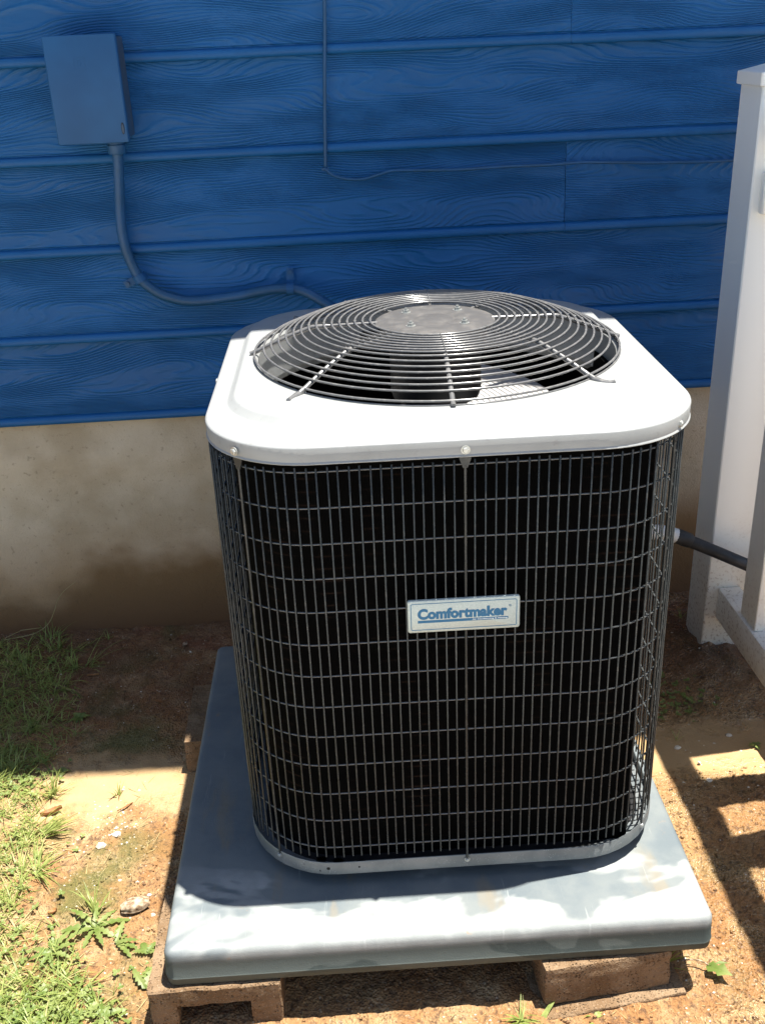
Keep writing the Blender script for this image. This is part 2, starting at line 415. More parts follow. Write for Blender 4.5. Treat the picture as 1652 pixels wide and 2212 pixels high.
xs = axis(-1.25, 1.0, .0068, 60); ys = axis(-.75, .84, .0068, 60)
gv = [(x, y, ZG+gh(x, y)) for y in ys for x in xs]; nx = len(xs)
gf = [(j*nx+i, j*nx+i+1, (j+1)*nx+i+1, (j+1)*nx+i) for j in range(len(ys)-1) for i in range(nx-1)]
tag(mk('ground', gv, gf, MT['soil'], smooth=True), 'bare red-brown soil with mossy and muddy patches', kind='structure')
def gz(x, y): return ZG+gh(x, y)

reflector = B().box(-9, 9, -6.5, -1.35, ZG-.10, ZG+.045, .01)  # added pale slab out of view, bounces light onto post and wall
g = NG('pale_bounce', .8, 0, .3); P = g.geo()
g.col(g.mix(g.ramp(g.noise(P, 3, 6), .35, .7), (.50, .48, .43), (.60, .58, .53))); g.bump(g.noise(P, 160, 4), .4, .002)
tag(reflector.build('bounce_reflector', g.m), 'unseen pale path along the yard', kind='structure')
# ------------------------------------------------------------------ house
YW, E0, ZS = .816, .2124, .4756
house = empty('house', (0, YW, ZG), 0, 'blue beaded lap siding house wall above a mud-stained stucco foundation', 'house')
def board_mesh(length):
    R = .0105; pr = [(.010, -.0005), (.002, -.0008)]
    for i in range(9):
        a = -PI/2+PI*i/8; pr.append((-.0005-.0075*math.cos(a), R+R*math.sin(a)))
    pr += [(.0035, .0225), (.0030, .0245), (.0, .0265)]
    for t in (.2, .4, .6, .8, 1): pr.append((.0006+.0105*t, .0265+(E0+.012-.0265)*t))
    pr.append((.019, E0+.012)); pr.append((.019, .0))
    m = 36; v = []; f = []; k = len(pr)
    for i in range(m+1):
        x = length*i/m
        for y, z in pr: v.append((x, y+.0012*mn.noise(Vector((x*1.3, length, 3))), z+.0012*mn.noise(Vector((x*1.1, 7+length, 0)))))
    for i in range(m):
        for j in range(k): f.append((i*k+j, i*k+(j+1) % k, (i+1)*k+(j+1) % k, (i+1)*k+j))
    f.append(tuple(range(k))); f.append(tuple(m*k+j for j in range(k-1, -1, -1)))
    return v, f
bv, bf = board_mesh(3.6592)
first = None
for k in range(-0, 14):
    starts = (-3.242, .418) if k % 2 == 0 else (-4.9, -1.24, 2.42)
    for x0 in starts:
        if first is None: first = o = mk('siding_board', bv, bf, MT['siding'], house, True, auto=35)
        else: o = dup(first)
        o.location = (x0+random.uniform(-.0003, .0003), random.uniform(-.0008, .0008), ZS-ZG+k*E0+random.uniform(-.001, .001))
# foundation face, gently uneven
fb = B(); v = []; fx = np.linspace(-5, 6, 120); fz = np.linspace(-.35, .49, 40)
for z in fz:
    for x in fx:
        bulge = .010*math.exp(-((z-.37)/.06)**2)
        v.append((x, .016-bulge-.010*max(0, (.1-z))-.006*mn.noise(Vector((x*2, z*3, 0))), z-ZG))
f = [(j*120+i, j*120+i+1, (j+1)*120+i+1, (j+1)*120+i) for j in range(39) for i in range(119)]
nb = len(v); v += [(-5, .30, -.35-ZG), (6, .30, -.35-ZG), (-5, .30, .49-ZG), (6, .30, .49-ZG)]
f += [(39*120, 39*120+119, nb+3, nb+2), (nb, nb+1, nb+3, nb+2)]
mk('foundation', v, f, MT['stucco'], house, True)
mk('wall_core', *(lambda b: (b.v, b.f))(B().box(-4.9, 6, .021, .28, .47-ZG, 3.5-ZG)), MT['siding'], house)
rf = B(); ez = 3.15; ey = (.215+.028*(ez-ZG))-YW
rf.box(-4.9, 6, ey+.022, .021-.002, ez-ZG+.004, ez+.016-ZG); rf.build('soffit', MT['soffit'], house)
B().box(-4.9, 6, ey, ey+.020, ez-ZG, ez+.19-ZG).build('fascia', MT['soffit'], house)
r2 = B(); r2.add([(-4.95, ey-.03, ez+.19-ZG), (6.05, ey-.03, ez+.19-ZG), (6.05, 3.5, ez+2.0-ZG), (-4.95, 3.5, ez+2.0-ZG),
                  (-4.95, ey-.03, ez+.21-ZG), (6.05, ey-.03, ez+.21-ZG), (6.05, 3.5, ez+2.02-ZG), (-4.95, 3.5, ez+2.02-ZG)],
                 [(3, 2, 1, 0), (4, 5, 6, 7), (0, 1, 5, 4), (2, 3, 7, 6), (1, 2, 6, 5), (3, 0, 4, 7)])
r2.build('roof', MT['shingle'], house)

# ------------------------------------------------------------------ disconnect box
bx = empty('disconnect_box', (-.675, YW, 1.165), 0, 'blue painted electrical disconnect box on the siding', 'electrical box')
B().box(-.069, .077, -.082, -.004, .008, .216, .003).build('box_body', MT['boxside'], bx, True, auto=40)
B().box(.030, .066, -.078, -.004, .198, .214+.003, .003).build('box_body', MT['boxside'], bx)
cv = B(); cv.box(-.078, .079, -.104, -.084, .0, .222, .0035); cv.build('cover', MT['box'], bx, True, auto=40)
em = B()
def ring_rect(b, x0, x1, z0, z1, t, y, d=.0012):
    b.box(x0, x1, y-d, y, z0, z0+t); b.box(x0, x1, y-d, y, z1-t, z1); b.box(x0, x0+t, y-d, y, z0+t, z1-t); b.box(x1-t, x1, y-d, y, z0+t, z1-t)
ring_rect(em, -.016, .008, .152, .178, .0012, -.104, .0005)
em.box(-.010, -.0085, -.1046, -.104, .161, .171); em.tube([(-.009, -.104, .171), (-.004, -.104, .171), (-.001, -.104, .166), (-.004, -.104, .161), (-.009, -.104, .161)], .0006, 5)
em.build('emblem', MT['box'], bx)
la = B(); la.add([(.069+.0035*math.cos(2*PI*k/16), -.1045, .030+.0125*math.sin(2*PI*k/16)) for k in range(16)]+[(.069+.0035*math.cos(2*PI*k/16), -.103, .030+.0125*math.sin(2*PI*k/16)) for k in range(16)],
               [tuple(range(15, -1, -1))]+[(k, (k+1) % 16, 16+(k+1) % 16, 16+k) for k in range(16)])
la.build('slot', MT['dark'], bx)
B().add([(.069+.0022*math.cos(2*PI*k/16), -.1055, .0295+.0100*math.sin(2*PI*k/16)) for k in range(16)]+[(.0692+.0022*math.cos(2*PI*k/16), -.103, .0295+.0100*math.sin(2*PI*k/16)) for k in range(16)],
        [tuple(range(15, -1, -1))]+[(k, (k+1) % 16, 16+(k+1) % 16, 16+k) for k in range(16)]).build('latch', MT['boxside'], bx)

# ------------------------------------------------------------------ conduit
def onwall(x, z, y):
    s = (y+1.7306)/(YW+1.7306); return (-.1715+(x+.1715)*s, y, 1.3652+(z-1.3652)*s)
cpts = [onwall(*q) for q in [(-.645, 1.165, .765), (-.645, 1.130, .768), (-.652, 1.06, .775), (-.659, .994, .782), (-.660, .94, .785), (-.653, .893, .787), (-.636, .845, .788), (-.61, .815, .788),
                             (-.573, .793, .788), (-.51, .778, .788), (-.402, .785, .788), (-.34, .794, .788), (-.299, .797, .788), (-.250, .793, .786), (-.215, .777, .778), (-.185, .757, .76), (-.15, .73, .72), (-.10, .67, .62), (-.05, .60, .50), (-.02, .56, .36)]]
cpts = spline(cpts, 7)
cn = empty('conduit', tuple(cpts[0]), 0, 'curved blue flexible conduit from the electrical box down to the air conditioner', 'conduit')
L0 = Vector(cpts[0])
B().tube([p-L0 for p in cpts], .0125, 14).build('pipe', MT['conduit'], cn, True)
B().lathe([(.0125, -.032), (.019, -.032), (.021, -.028), (.021, -.012), (.0185, -.010), (.0185, .004)], 20).build('connector', MT['conduit'], cn, True, auto=40)
def strap(cx, cz, ang, name='strap'):
    """saddle clip: cx,cz on the wall, ang = direction of the screw tab"""
    b = B(); u = Vector((math.cos(ang), 0, math.sin(ang))); t = Vector((-math.sin(ang), 0, math.cos(ang))); Y = Vector((0, 1, 0)); w_ = .009
    c0 = Vector(onwall(cx, cz, .788)); rows = []
    pth = [(.047, .0205, 0), (.018, .0200, 0), (.0155, .012, 0)]+[(.0152*math.cos(a), -.0152*math.sin(a), 0) for a in [PI*i/8 for i in range(9)]]+[(-.0155, .012, 0)]
    for (a, y, _) in pth:
        for s_ in (-w_, w_):
            rows.append(c0+u*a+Y*y+t*s_-L0); rows.append(c0+u*(a*1.0)+Y*(y)-Y*.0018+t*s_-L0)
    f = []
    for i in range(len(pth)-1):
        q = i*4; f += [(q+1, q+3, q+7, q+5), (q, q+4, q+6, q+2), (q, q+1, q+5, q+4), (q+2, q+6, q+7, q+3)]
    f.append((0, 2, 3, 1)); b.add(rows, f)
    o = b.build(name, MT['box'], cn)
    p = c0+u*.038+Y*.018-L0
    s = B(); s.tube([p, p-Y*.0045], .0052, 12); s.build('screw', MT['conduit'], o)
strap(-.634, .842, PI+.45); strap(-.268, .796, PI/2-.05)

# cable stapled on the siding
kp = [onwall(*q) for q in [(-.141, 2.2, .805), (-.141, 1.6, .805), (-.142, 1.43, .804), (-.150, 1.30, .804), (-.157, 1.18, .804), (-.162, 1.077, .805)]]
kp2 = [onwall(*q) for q in [(-.162, 1.077, .806), (-.145, 1.062, .808), (-.117, 1.053, .810), (-.090, 1.050, .810), (-.067, 1.051, .811), (-.030, 1.060, .811), (.0, 1.066, .811), (.08, 1.063, .812), (.167, 1.061, .813), (.27, 1.063, .813),
                            (.358, 1.062, .813), (.45, 1.064, .813), (.539, 1.060, .813), (.664, 1.054, .814), (.83, 1.052, .814), (1.2, 1.06, .814), (2.0, 1.05, .814)]]
cb = empty('cable', kp[-1], 0, 'thin blue painted cable running down and then right across the siding', 'cable')
L1 = Vector(kp[-1])
B().tube([p-L1 for p in spline(kp, 6)], .0043, 8).build('wire', MT['conduit'], cb, True)
B().tube([p-L1 for p in spline([(a_[0], a_[1]-.007, a_[2]) for a_ in kp2], 6)], .0040, 8).build('wire', MT['conduit'], cb, True)
B().box(-.009, .008, -.006, .006, -.004, .003, .001).build('clip', MT['conduit'], cb)

# ------------------------------------------------------------------ blocks and pad
def cinder(name, x0, x1, y0, y1, z0, z1, label, hole=None, rz=0, seed=0, group='concrete blocks under the pad', tilt=(0, 0)):
    o = empty(name, ((x0+x1)/2, (y0+y1)/2, z0), rz, label, 'concrete block', group) if False else None
    cx, cy = (x0+x1)/2, (y0+y1)/2
    if hole is None:
        v, f = roughbox(x0-cx, x1-cx, y0-cy, y1-cy, 0, z1-z0, 16, .0035, seed)
    else:
        hx0, hx1, hz0, hz1 = [hole[0]-cx, hole[1]-cx, hole[2]-z0, hole[3]-z0]
        b = B()
        X0, X1, Y0, Y1, Z1 = x0-cx, x1-cx, y0-cy, y1-cy, z1-z0
        nY = 14
        def loop(a0, a1, c0, c1, y, n=14, r=.012):
            pts = []
            for i in range(n): pts.append((a0+(a1-a0)*i/n, c0))
            for i in range(n): pts.append((a1, c0+(c1-c0)*i/n))
            for i in range(n): pts.append((a1-(a1-a0)*i/n, c1))
            for i in range(n): pts.append((a0, c1-(c1-c0)*i/n))
            out = []
            for x, z in pts:
                d = .003*mn.noise(Vector((x, y, z))*35+Vector((seed, 0, 0)))+.0015*mn.noise(Vector((x, y, z))*110)
                mx, mz = (a0+a1)/2, (c0+c1)/2; l = math.hypot(x-mx, z-mz)
                out.append((x+(x-mx)/l*d, y+.003*mn.noise(Vector((x*40, seed, z*40))), z+(z-mz)/l*d))
            return out
        rings = []
        e = .003
        for j in range(nY+1): rings.append(loop(X0, X1, 0, Z1, Y0+e+(Y1-Y0-2*e)*j/nY))
        rings.append(loop(X0+e, X1-e, e, Z1-e, Y1)); mid = []
        for t in (.33, .66): rings.append(loop(X0+e+(hx0-X0)*t, X1-e+(hx1-X1)*t, e+(hz0)*t, Z1-e+(hz1-Z1)*t, Y1))
        for j in range(nY+1): rings.append(loop(hx0, hx1, hz0, hz1, Y1-(Y1-Y0)*j/nY))
        for t in (.66, .33): rings.append(loop(X0+e+(hx0-X0)*t, X1-e+(hx1-X1)*t, e+(hz0)*t, Z1-e+(hz1-Z1)*t, Y0))
        rings.append(loop(X0+e, X1-e, e, Z1-e, Y0))
        n = len(rings[0]); v = [p for r in rings for p in r]; m = len(rings)
        f = [(i*n+k, i*n+(k+1) % n, ((i+1) % m)*n+(k+1) % n, ((i+1) % m)*n+k) for i in range(m) for k in range(n)]
    o = mk(name, v, f, MT['block'], smooth=True, auto=28, loc=(cx, cy, z0), rot=(tilt[0], tilt[1], rz))
    tag(o, label, 'concrete block', group); return o
cinder('concrete_block', -.548, -.325, -.507, -.285, -.290, -.0755, 'hollow concrete block under the front left corner of the pad', hole=(-.503, -.378, -.245, -.112), seed=3)
cinder('concrete_block', .112, .336, -.516, -.32, -.158, -.0755, 'solid tilted block under the front right part of the pad', rz=.09, seed=11)
cinder('concrete_block', -.564, -.40, .166, .391, -.26, -.0755, 'brown block peeping out under the back left edge of the pad', seed=21)
cinder('concrete_block', .12, .34, .16, .38, -.26, -.0755, 'hidden block under the back right of the pad', seed=27)
pv, pf = roughbox(-.135, .125, -.10, .1, 0, .022, 12, .004, 5)
for o_ in [mk('broken_paver', pv, pf, MT['block'], smooth=True, auto=50, loc=(.235, -.437, -.182), rot=(0, -.03, .11))]:
    tag(o_, 'thin broken slab lying under the front right block', 'paver')

PX, PY, PR = -.0463, -.0297, -.0123
def pad_mesh():
    a, b = .4650, .4745; r = .020; prof = [(-.075, .006), (-.071, .001), (-.058, .0), (-.056, -.0012), (-.054, .0), (-.022, .0015), (-.010, .0022), (-.005, .0045), (-.0018, .008), (-.0004, .012), (0, .018), (0, .06), (.0, .2)]
    v = []; f = []; ref = rr_path(a, b, r, 8, .03); n = len(ref)
    for z, i in prof:
        for (x, y, nx_, ny_) in ref:
            k = 1 if i < .03 else 1
            X = x-nx_*min(i, r*.9); Y = y-ny_*min(i, r*.9)
            if i > .03: s = (a-i)/(a-r*.9); X = X*s; Y = Y*(b-i)/(b-r*.9)
            zz = z+(.0008*mn.noise(Vector((X*4, Y*4, 0))) if z > -.01 else 0)
            v.append((X, Y, zz))
    for j in range(len(prof)-1):
        for k in range(n): f.append((j*n+k, j*n+(k+1) % n, (j+1)*n+(k+1) % n, (j+1)*n+k))
    f.append(tuple(range(n-1, -1, -1))); f.append(tuple((len(prof)-1)*n+k for k in range(n)))
    return v, f
pd = mk('equipment_pad', *pad_mesh(), MT['pad'], smooth=True, auto=60, loc=(PX, PY, 0), rot=(0, 0, PR))
tag(pd, 'square grey pad with chalky patches under the air conditioner', 'pad')

# ------------------------------------------------------------------ air conditioner
AC = empty('air_conditioner', (.0030, 0, .001), -.0154, 'square outdoor air conditioner with black wire grille and white fan-topped lid', 'air conditioner')
CX, CY = .008, .036
# base pan
GA, GB, GR = .3695, .3800, .158
def loft(path_of, prof, close_bottom=False, close_top=False):
    v = []; f = []; n = None
    for (i, z) in prof:
        P = path_of(i); n = len(P)
        for q in P: v.append((q[0], q[1], z))
    for j in range(len(prof)-1):
        for k in range(n): f.append((j*n+k, j*n+(k+1) % n, (j+1)*n+(k+1) % n, (j+1)*n+k))
    if close_bottom: f.append(tuple(range(n-1, -1, -1)))
    if close_top: f.append(tuple((len(prof)-1)*n+k for k in range(n)))
    return v, f
def inset(a, b, r, st=.02):
    ref = rr_path(a, b, r, 10, st)
    def F(i): return [(x-nx_*i, y-ny_*i) for (x, y, nx_, ny_) in ref]
    return F
pv, pf = loft(inset(.3750, .3815, .162), [(.004, .0285), (0, .029), (0, .0545), (.0008, .0555), (.0018, .0545), (.0018, .040), (.004, .038), (.020, .038)], True, True)
pan = mk('base_pan', pv, pf, MT['rim'], AC, True, auto=40)
mk('pan_floor_shade', *loft(inset(.350, .361, .142), [(0, .0375), (0, .0386), (.09, .0386)], True, True), MT['motor'], pan)  # black sheet over the pan: shade inside the casing put into colour
for (x, y) in ((-.245, -.353), (-.215, -.359), (-.175, -.366), (.16, -.366)):
    mk('drain_hole', *(lambda b: (b.v, b.f))(B().add([(x+.009*math.cos(2*PI*k/14), y+.007*math.sin(2*PI*k/14), .0386) for k in range(14)]+[(x+.010*math.cos(2*PI*k/14), y+.008*math.sin(2*PI*k/14), .0380) for k in range(14)], [tuple(range(14))]+[(k, 14+k, 14+(k+1) % 14, (k+1) % 14) for k in range(14)])), MT['dark'], pan)
for (x, z, r) in ((-.272, .046, .003), (-.246, .0365, .0022), (-.232, .0425, .0032), (-.178, .0435, .0018)):
    p = -.3815 if x > -.2085 else -.2195-math.sqrt(.162**2-(x+.2085)**2)
    B().tube([(x, p-.0006, z), (x, p+.0003, z)], r, 10).build('rim_hole', MT['dark'], pan)
for sx in (-1, 1):
    for sy in (-1, 1): B().box(sx*.27-.03, sx*.27+.03, sy*.27-.03, sy*.27+.03, 0.0005, .030, .004).build('foot', MT['motor'], AC)
# coil: open at the front right corner
ref = rr_path(.338, .347, .135, 12, .02)
i0 = next(i for i, q in enumerate(ref) if q[0] > 0 and q[1] > .0 and q[2] > .9)
seq = ref[i0:]+[r for r in ref if False]
seq = ref[i0:]; 
xx = np.linspace(0, .299, 16)
seq += [(x, -.347, 0, -1) for x in xx]
v = []; f = []
for (x, y, nx_, ny_) in seq:
    for (i, z) in ((0, .039), (0, .808), (.024, .808), (.024, .039)): v.append((x-nx_*i, y-ny_*i, z))
m = len(seq)
for i in range(m-1):
    for k in range(4): f.append((i*4+k, (i+1)*4+k, (i+1)*4+(k+1) % 4, i*4+(k+1) % 4))
f.append((0, 3, 2, 1)); f.append(((m-1)*4, (m-1)*4+1, (m-1)*4+2, (m-1)*4+3))
mk('condenser_coil', v, f, MT['coil'], AC, True, auto=40)
B().box(.2995, .3015, -.3465, -.320, .039, .806).build('tube_sheet', MT['motor'], AC)
# compressor seen dimly inside
cpb = B(); cpb.lathe([(.0, .33), (.05, .328), (.085, .305), (.095, .27), (.095, .06), (.08, .039)], 32, (.02, .02)); cpb.build('compressor', MT['motor'], AC, True, auto=40)

# grille wires
per = 0; Pp = rr_path(GA, GB, GR, 40, .004)
per = sum(math.hypot(Pp[(i+1) % len(Pp)][0]-Pp[i][0], Pp[(i+1) % len(Pp)][1]-Pp[i][1]) for i in range(len(Pp)))
NW = round(per/.01535); st = per/NW
wz0, wz1 = .070, .8035
wm = B(); wm.tube([(0, 0, 0), (0, 0, wz1-wz0-.0006), (0, 0, wz1-wz0)], [.00148, .00148, .0009], 8)
first = None
rods = []
S0 = .0115
def s_of(cond):
    best = None
    for i in range(NW):
        q = rr_at(GA, GB, GR, (S0+i*st) % per)
        d = cond(q)
        if best is None or d < best[0]: best = (d, i)
    return best[1]
pos = [rr_at(GA, GB, GR, (S0+i*st) % per) for i in range(NW)]
def nearest(x, y): return min(range(NW), key=lambda i: math.hypot(pos[i][0]-x, pos[i][1]-y))
rod_i = {0, nearest(-.319, -.334), nearest(.334, -.317), nearest(-.33, .318), nearest(.33, .318), nearest(0, .38), nearest(-.3695, 0), nearest(.3695, 0)}
jitter = [random.uniform(-.0007, .0007) for _ in range(NW)]
for i in range(NW):
    x, y, nx_, ny_ = pos[i]; o_ = .0022
    if i in rod_i: continue
    p = (x+nx_*o_-ny_*jitter[i], y+ny_*o_+nx_*jitter[i], wz0+random.uniform(-.0012, .0012))
    if first is None: first = o = wm.build('vertical_wire', MT['wire'], AC, True, auto=50)
    else: o = dup(first)
    o.location = p; o.rotation_euler = (random.uniform(-.0012, .0012), random.uniform(-.0012, .0012), random.uniform(0, 3))
hm = None
for k in range(13):
    if hm is None:
        hb = B(); hb.tube([(x-nx_*.0005, y-ny_*.0005, 0) for (x, y, nx_, ny_) in rr_path(GA, GB, GR, 14, .03)], .0016, 8, closed=True)
        hm = o = hb.build('horizontal_wire', MT['wire2'], AC, True)
    else: o = dup(hm)
    o.location = (0, 0, .797-.0589*k+random.uniform(-.0008, .0008)); o.rotation_euler = (random.uniform(-.0006, .0006), random.uniform(-.0006, .0006), 0)
rodm = None
def hexhead(r=.0050, h=.0050):
    b = B(); b.tube([(0, 0, 0), (0, 0, .0012)], [r*1.35]*2, 18); b.tube([(0, 0, .0012), (0, 0, h-.001), (0, 0, h)], [r, r, r*.8], 6); b.tube([(0, 0, h), (0, 0, h+.0006)], [r*.45]*2, 10); return b
sc0 = None
for i in sorted(rod_i):
    x, y, nx_, ny_ = pos[i]
    ang = math.atan2(ny_, nx_)
    if rodm is None:
        rb = B(); rb.tube([(.0028, 0, .050), (.0028, 0, .795)], .0022, 10)
        # flattened, punched top tab that tucks behind the lid
        rb.add([(.0015, -.0035, .792), (.0015, .0035, .792), (.0045, .0035, .792), (.0045, -.0035, .792), (.0022, -.0085, .806), (.0022, .0085, .806), (.0036, .0085, .806), (.0036, -.0085, .806), (.0022, -.0085, .822), (.0022, .0085, .822), (.0036, .0085, .822), (.0036, -.0085, .822)],
               [(0, 1, 5, 4), (1, 2, 6, 5), (2, 3, 7, 6), (3, 0, 4, 7), (4, 5, 9, 8), (5, 6, 10, 9), (6, 7, 11, 10), (7, 4, 8, 11), (8, 9, 10, 11)])
        rodm = o = rb.build('support_rod', MT['wire'], AC, True, auto=40)
    else: o = dup(rodm)
    o.location = (x, y, 0); o.rotation_euler = (0, 0, ang)
    for (zz, off) in ((.8215, .0075), (.047, .0032)):
        if sc0 is None: sc0 = s = hexhead().build('hex_screw', MT['screw'], AC, True, auto=30)
        else: s = dup(sc0)
        s.location = (x+nx_*off, y+ny_*off, zz); s.rotation_euler = (0, PI/2, ang)
        if zz < .1: s.scale = (.75, .75, .75)

# lid
NL = 192; v = []; f = []
def addloop(fn, z):
    for k in range(NL):
        th = 2*PI*k/NL; d = fn(th); zz = z(th) if callable(z) else z
        v.append((CX+d*math.cos(th), CY+d*math.sin(th), zz))
def rect(i, a=.3775, b=.3867, r=.168): return lambda th: ray_rr(CX, CY, th, .0030, 0, a-i, b-i, r-i)
def rect2(i, ox=0.0, oy=.031): return lambda th: ray_rr(CX, CY, th, ox, oy, .347-i, .345-i, .150-i)
loops = [(rect(.0035), .8105), (rect(-.0008), .8100), (rect(-.0016), .8112), (rect(-.0008), .8126), (rect(.0002), .8138), (rect(-.0008), .8345), (rect(.0002), .8364), (rect(.0030), .8380), (rect(.012), .8386), (rect(.022), .8389)]
loops += [(rect2(.0), .8392), (rect2(.003), .8402), (rect2(.011), .8502), (rect2(.015), .8522), (rect2(.020), .8526)]
loops = [(fn, z) for fn, z in loops]
HR = .318
loops += [(lambda th: HR+.006, .8530), (lambda th: HR+.001, .8520), (lambda th: HR-.002, .848), (lambda th: HR-.003, .80), (lambda th: HR-.002, .775), (lambda th: HR+.012, .757), (lambda th: HR+.014, .757), (lambda th: HR, .775), (lambda th: HR+.001, .835)]
for fn, z in loops: addloop(fn, z)
for j in range(len(loops)-1):
    for k in range(NL): f.append((j*NL+k, j*NL+(k+1) % NL, (j+1)*NL+(k+1) % NL, (j+1)*NL+k))
mk('lid', v, f, MT['lid'], AC, True, auto=35)

# fan guard
def gprof(r):
    if r < .215: return .9040-.002*(r/.215)**2
    t = min(1, (r-.215)/(.322-.215)); return .902-.035*(t**1.05)-.006*t*t
R0 = .108
fg = B(); fg.lathe([(.0, .9045), (.030, .9045), (.0335, .9030), (.037, .9030), (.041, .9050), (.058, .9050), (.085, .9045), (.094, .9030), (.102, .9022), (.106, .9005), (.1065, .8985), (.104, .8985), (.0, .8995)], 72, (0, 0))
guard = fg.build('fan_guard', MT['hub'], AC, True, auto=30, loc=(CX, CY, 0))
bt0 = None
for k in range(4):
    a = PI/4+k*PI/2+.02; rr = .066
    if bt0 is None:
        b = B(); b.tube([(0, 0, -.002), (0, 0, .0008)], .0085, 18); b.tube([(0, 0, .0008), (0, 0, .0052)], .0058, 6); b.tube([(0, 0, .0052), (0, 0, .0085)], .0030, 10)
        bt0 = o = b.build('bolt', MT['screw'], guard, True, auto=30)
    else: o = dup(bt0)
    o.location = (rr*math.cos(a), rr*math.sin(a), .9048)
nr = 16
radii = [R0+.006+(.318-R0-.006)*i/(nr-1) for i in range(nr)]
zr = [gprof(r)+.002 for r in radii]
radii[-1] = .3215; zr[-1] = .8605
radii.append(.3225); zr.append(.8535)
for r, z in zip(radii, zr):
    b = B(); b.tube([(r*math.cos(2*PI*k/96), r*math.sin(2*PI*k/96), 0) for k in range(96)], .0020, 8, closed=True)
    b.build('guard_ring', MT['guard'], guard, True, loc=(0, 0, z))
for k in range(8):
    a = k*PI/4-.01; b = B(); diag = k % 2
    pts = []; rs = []
    r_ = .102
    while r_ < .336:
        z = gprof(r_)-.0035 if r_ < .318 else gprof(.318)-.0035-(r_-.318)*.35
        pts.append((r_*math.cos(a), r_*math.sin(a), z)); rs.append((.0026 if r_ < .205 else .0042) if diag else (.0032 if r_ < .19 else .0042)); r_ += .006
    b.tube(pts, rs, 10)
    if diag:
        e = Vector(pts[-1]); d = Vector((math.cos(a), math.sin(a), 0)); n_ = Vector((-math.sin(a), math.cos(a), 0))
        hk = [e-d*.01, e+d*.006-Vector((0, 0, .002)), e+d*.016-Vector((0, 0, .004))+n_*.001, e+d*.026-Vector((0, 0, .004))+n_*.004, e+d*.033-Vector((0, 0, .001))+n_*.009]
        b.tube(hk, [.0042, .0052, .0050, .0045, .0032], 10)
    for r, z in zip(radii[:9], zr[:9]):
        b.add([(r*math.cos(a)+dx, r*math.sin(a)+dy, z+dz) for dx, dy, dz in ((.003, 0, .001), (0, .003, .001), (-.003, 0, .001), (0, -.003, .001), (0, 0, .0036), (0, 0, -.003))], [(0, 1, 4), (1, 2, 4), (2, 3, 4), (3, 0, 4), (1, 0, 5), (2, 1, 5), (3, 2, 5), (0, 3, 5)])
    b.build('guard_spoke', MT['guard'], guard, True, auto=50)
mo_ = B(); mo_.lathe([(.03, .899), (.076, .896), (.082, .89), (.082, .775), (.078, .764), (.06, .760), (.012, .760), (.012, .735), (0, .735)], 48, (CX, CY)); mo_.build('fan_motor', MT['motor'], AC, True, auto=40)
fan = B(); fan.lathe([(0, .752), (.045, .752), (.052, .748), (.052, .722), (0, .722)], 40, (0, 0)); fan_o = fan.build('fan', MT['blade'], AC, True, auto=40, loc=(CX, CY, 0))
def blade():
    v = []; f = []; nR, nA = 14, 14
    for s in (0, 1):
        for i in range(nR+1):
            r = .048+(.300-.048)*i/nR; half = .50+.26*(i/nR)**1.0; sweep = .30*(i/nR)
            for j in range(nA+1):
                u = j/nA*2-1; a = sweep+u*half*(1-.25*abs(u)**6*(i/nR))
                rr = r-(.02*abs(u)**4 if i == nR else 0)
                z = .737+u*(.016+.026*(i/nR))-.006*(1-u*u)
                v.append((rr*math.cos(a), rr*math.sin(a), z-s*.0022))
    n = (nR+1)*(nA+1)
    for i in range(nR):
        for j in range(nA):
            q = i*(nA+1)+j; f.append((q, q+nA+1, q+nA+2, q+1)); f.append((n+q, n+q+1, n+q+nA+2, n+q+nA+1))
    bd = [j for j in range(nA+1)]+[i*(nA+1)+nA for i in range(1, nR+1)]+[nR*(nA+1)+j for j in range(nA-1, -1, -1)]+[i*(nA+1) for i in range(nR-1, 0, -1)]
    for k in range(len(bd)): a, b_ = bd[k], bd[(k+1) % len(bd)]; f.append((a, b_, n+b_, n+a))
    return v, f
bl0 = mk('blade', *blade(), MT['blade'], fan_o, True, auto=40)
for k, a in enumerate((2.95, 2.95+2*PI/3, 2.95+4*PI/3)):
    o = bl0 if k == 0 else dup(bl0)
    o.rotation_euler = (0, 0, a)

# badge
BX, BZ = .0075, .549; bwid, bh = .0868, .0285
def rr2(a, b, r, n=6):
    out = []
    for cx_, cz_, a0 in ((a-r, b-r, 0), (-(a-r), b-r, PI/2), (-(a-r), -(b-r), PI), (a-r, -(b-r), 3*PI/2)):
        for i in range(n+1): t = a0+PI/2*i/n; out.append((cx_+r*math.cos(t), cz_+r*math.sin(t)))
    return out
def plate(prof, a, b, r):
    v = []; f = []; n = None
    for i, y in prof:
        P = rr2(a-i, b-i, max(r-i, .0005)); n = len(P); v += [(x, y, z) for x, z in P]
    for j in range(len(prof)-1):
        for k in range(n): f.append((j*n+k, j*n+(k+1) % n, (j+1)*n+(k+1) % n, (j+1)*n+k))
    f.append(tuple(range(n))[::-1]); f.append(tuple((len(prof)-1)*n+k for k in range(n))); return v, f
yb = -GB-.0042
badge = mk('name_badge', *plate([(0, 0), (0, -.0030), (.0006, -.0042), (.0018, -.0048)], bwid, bh, .004), MT['badge'], AC, True, auto=30, loc=(BX, yb, BZ))
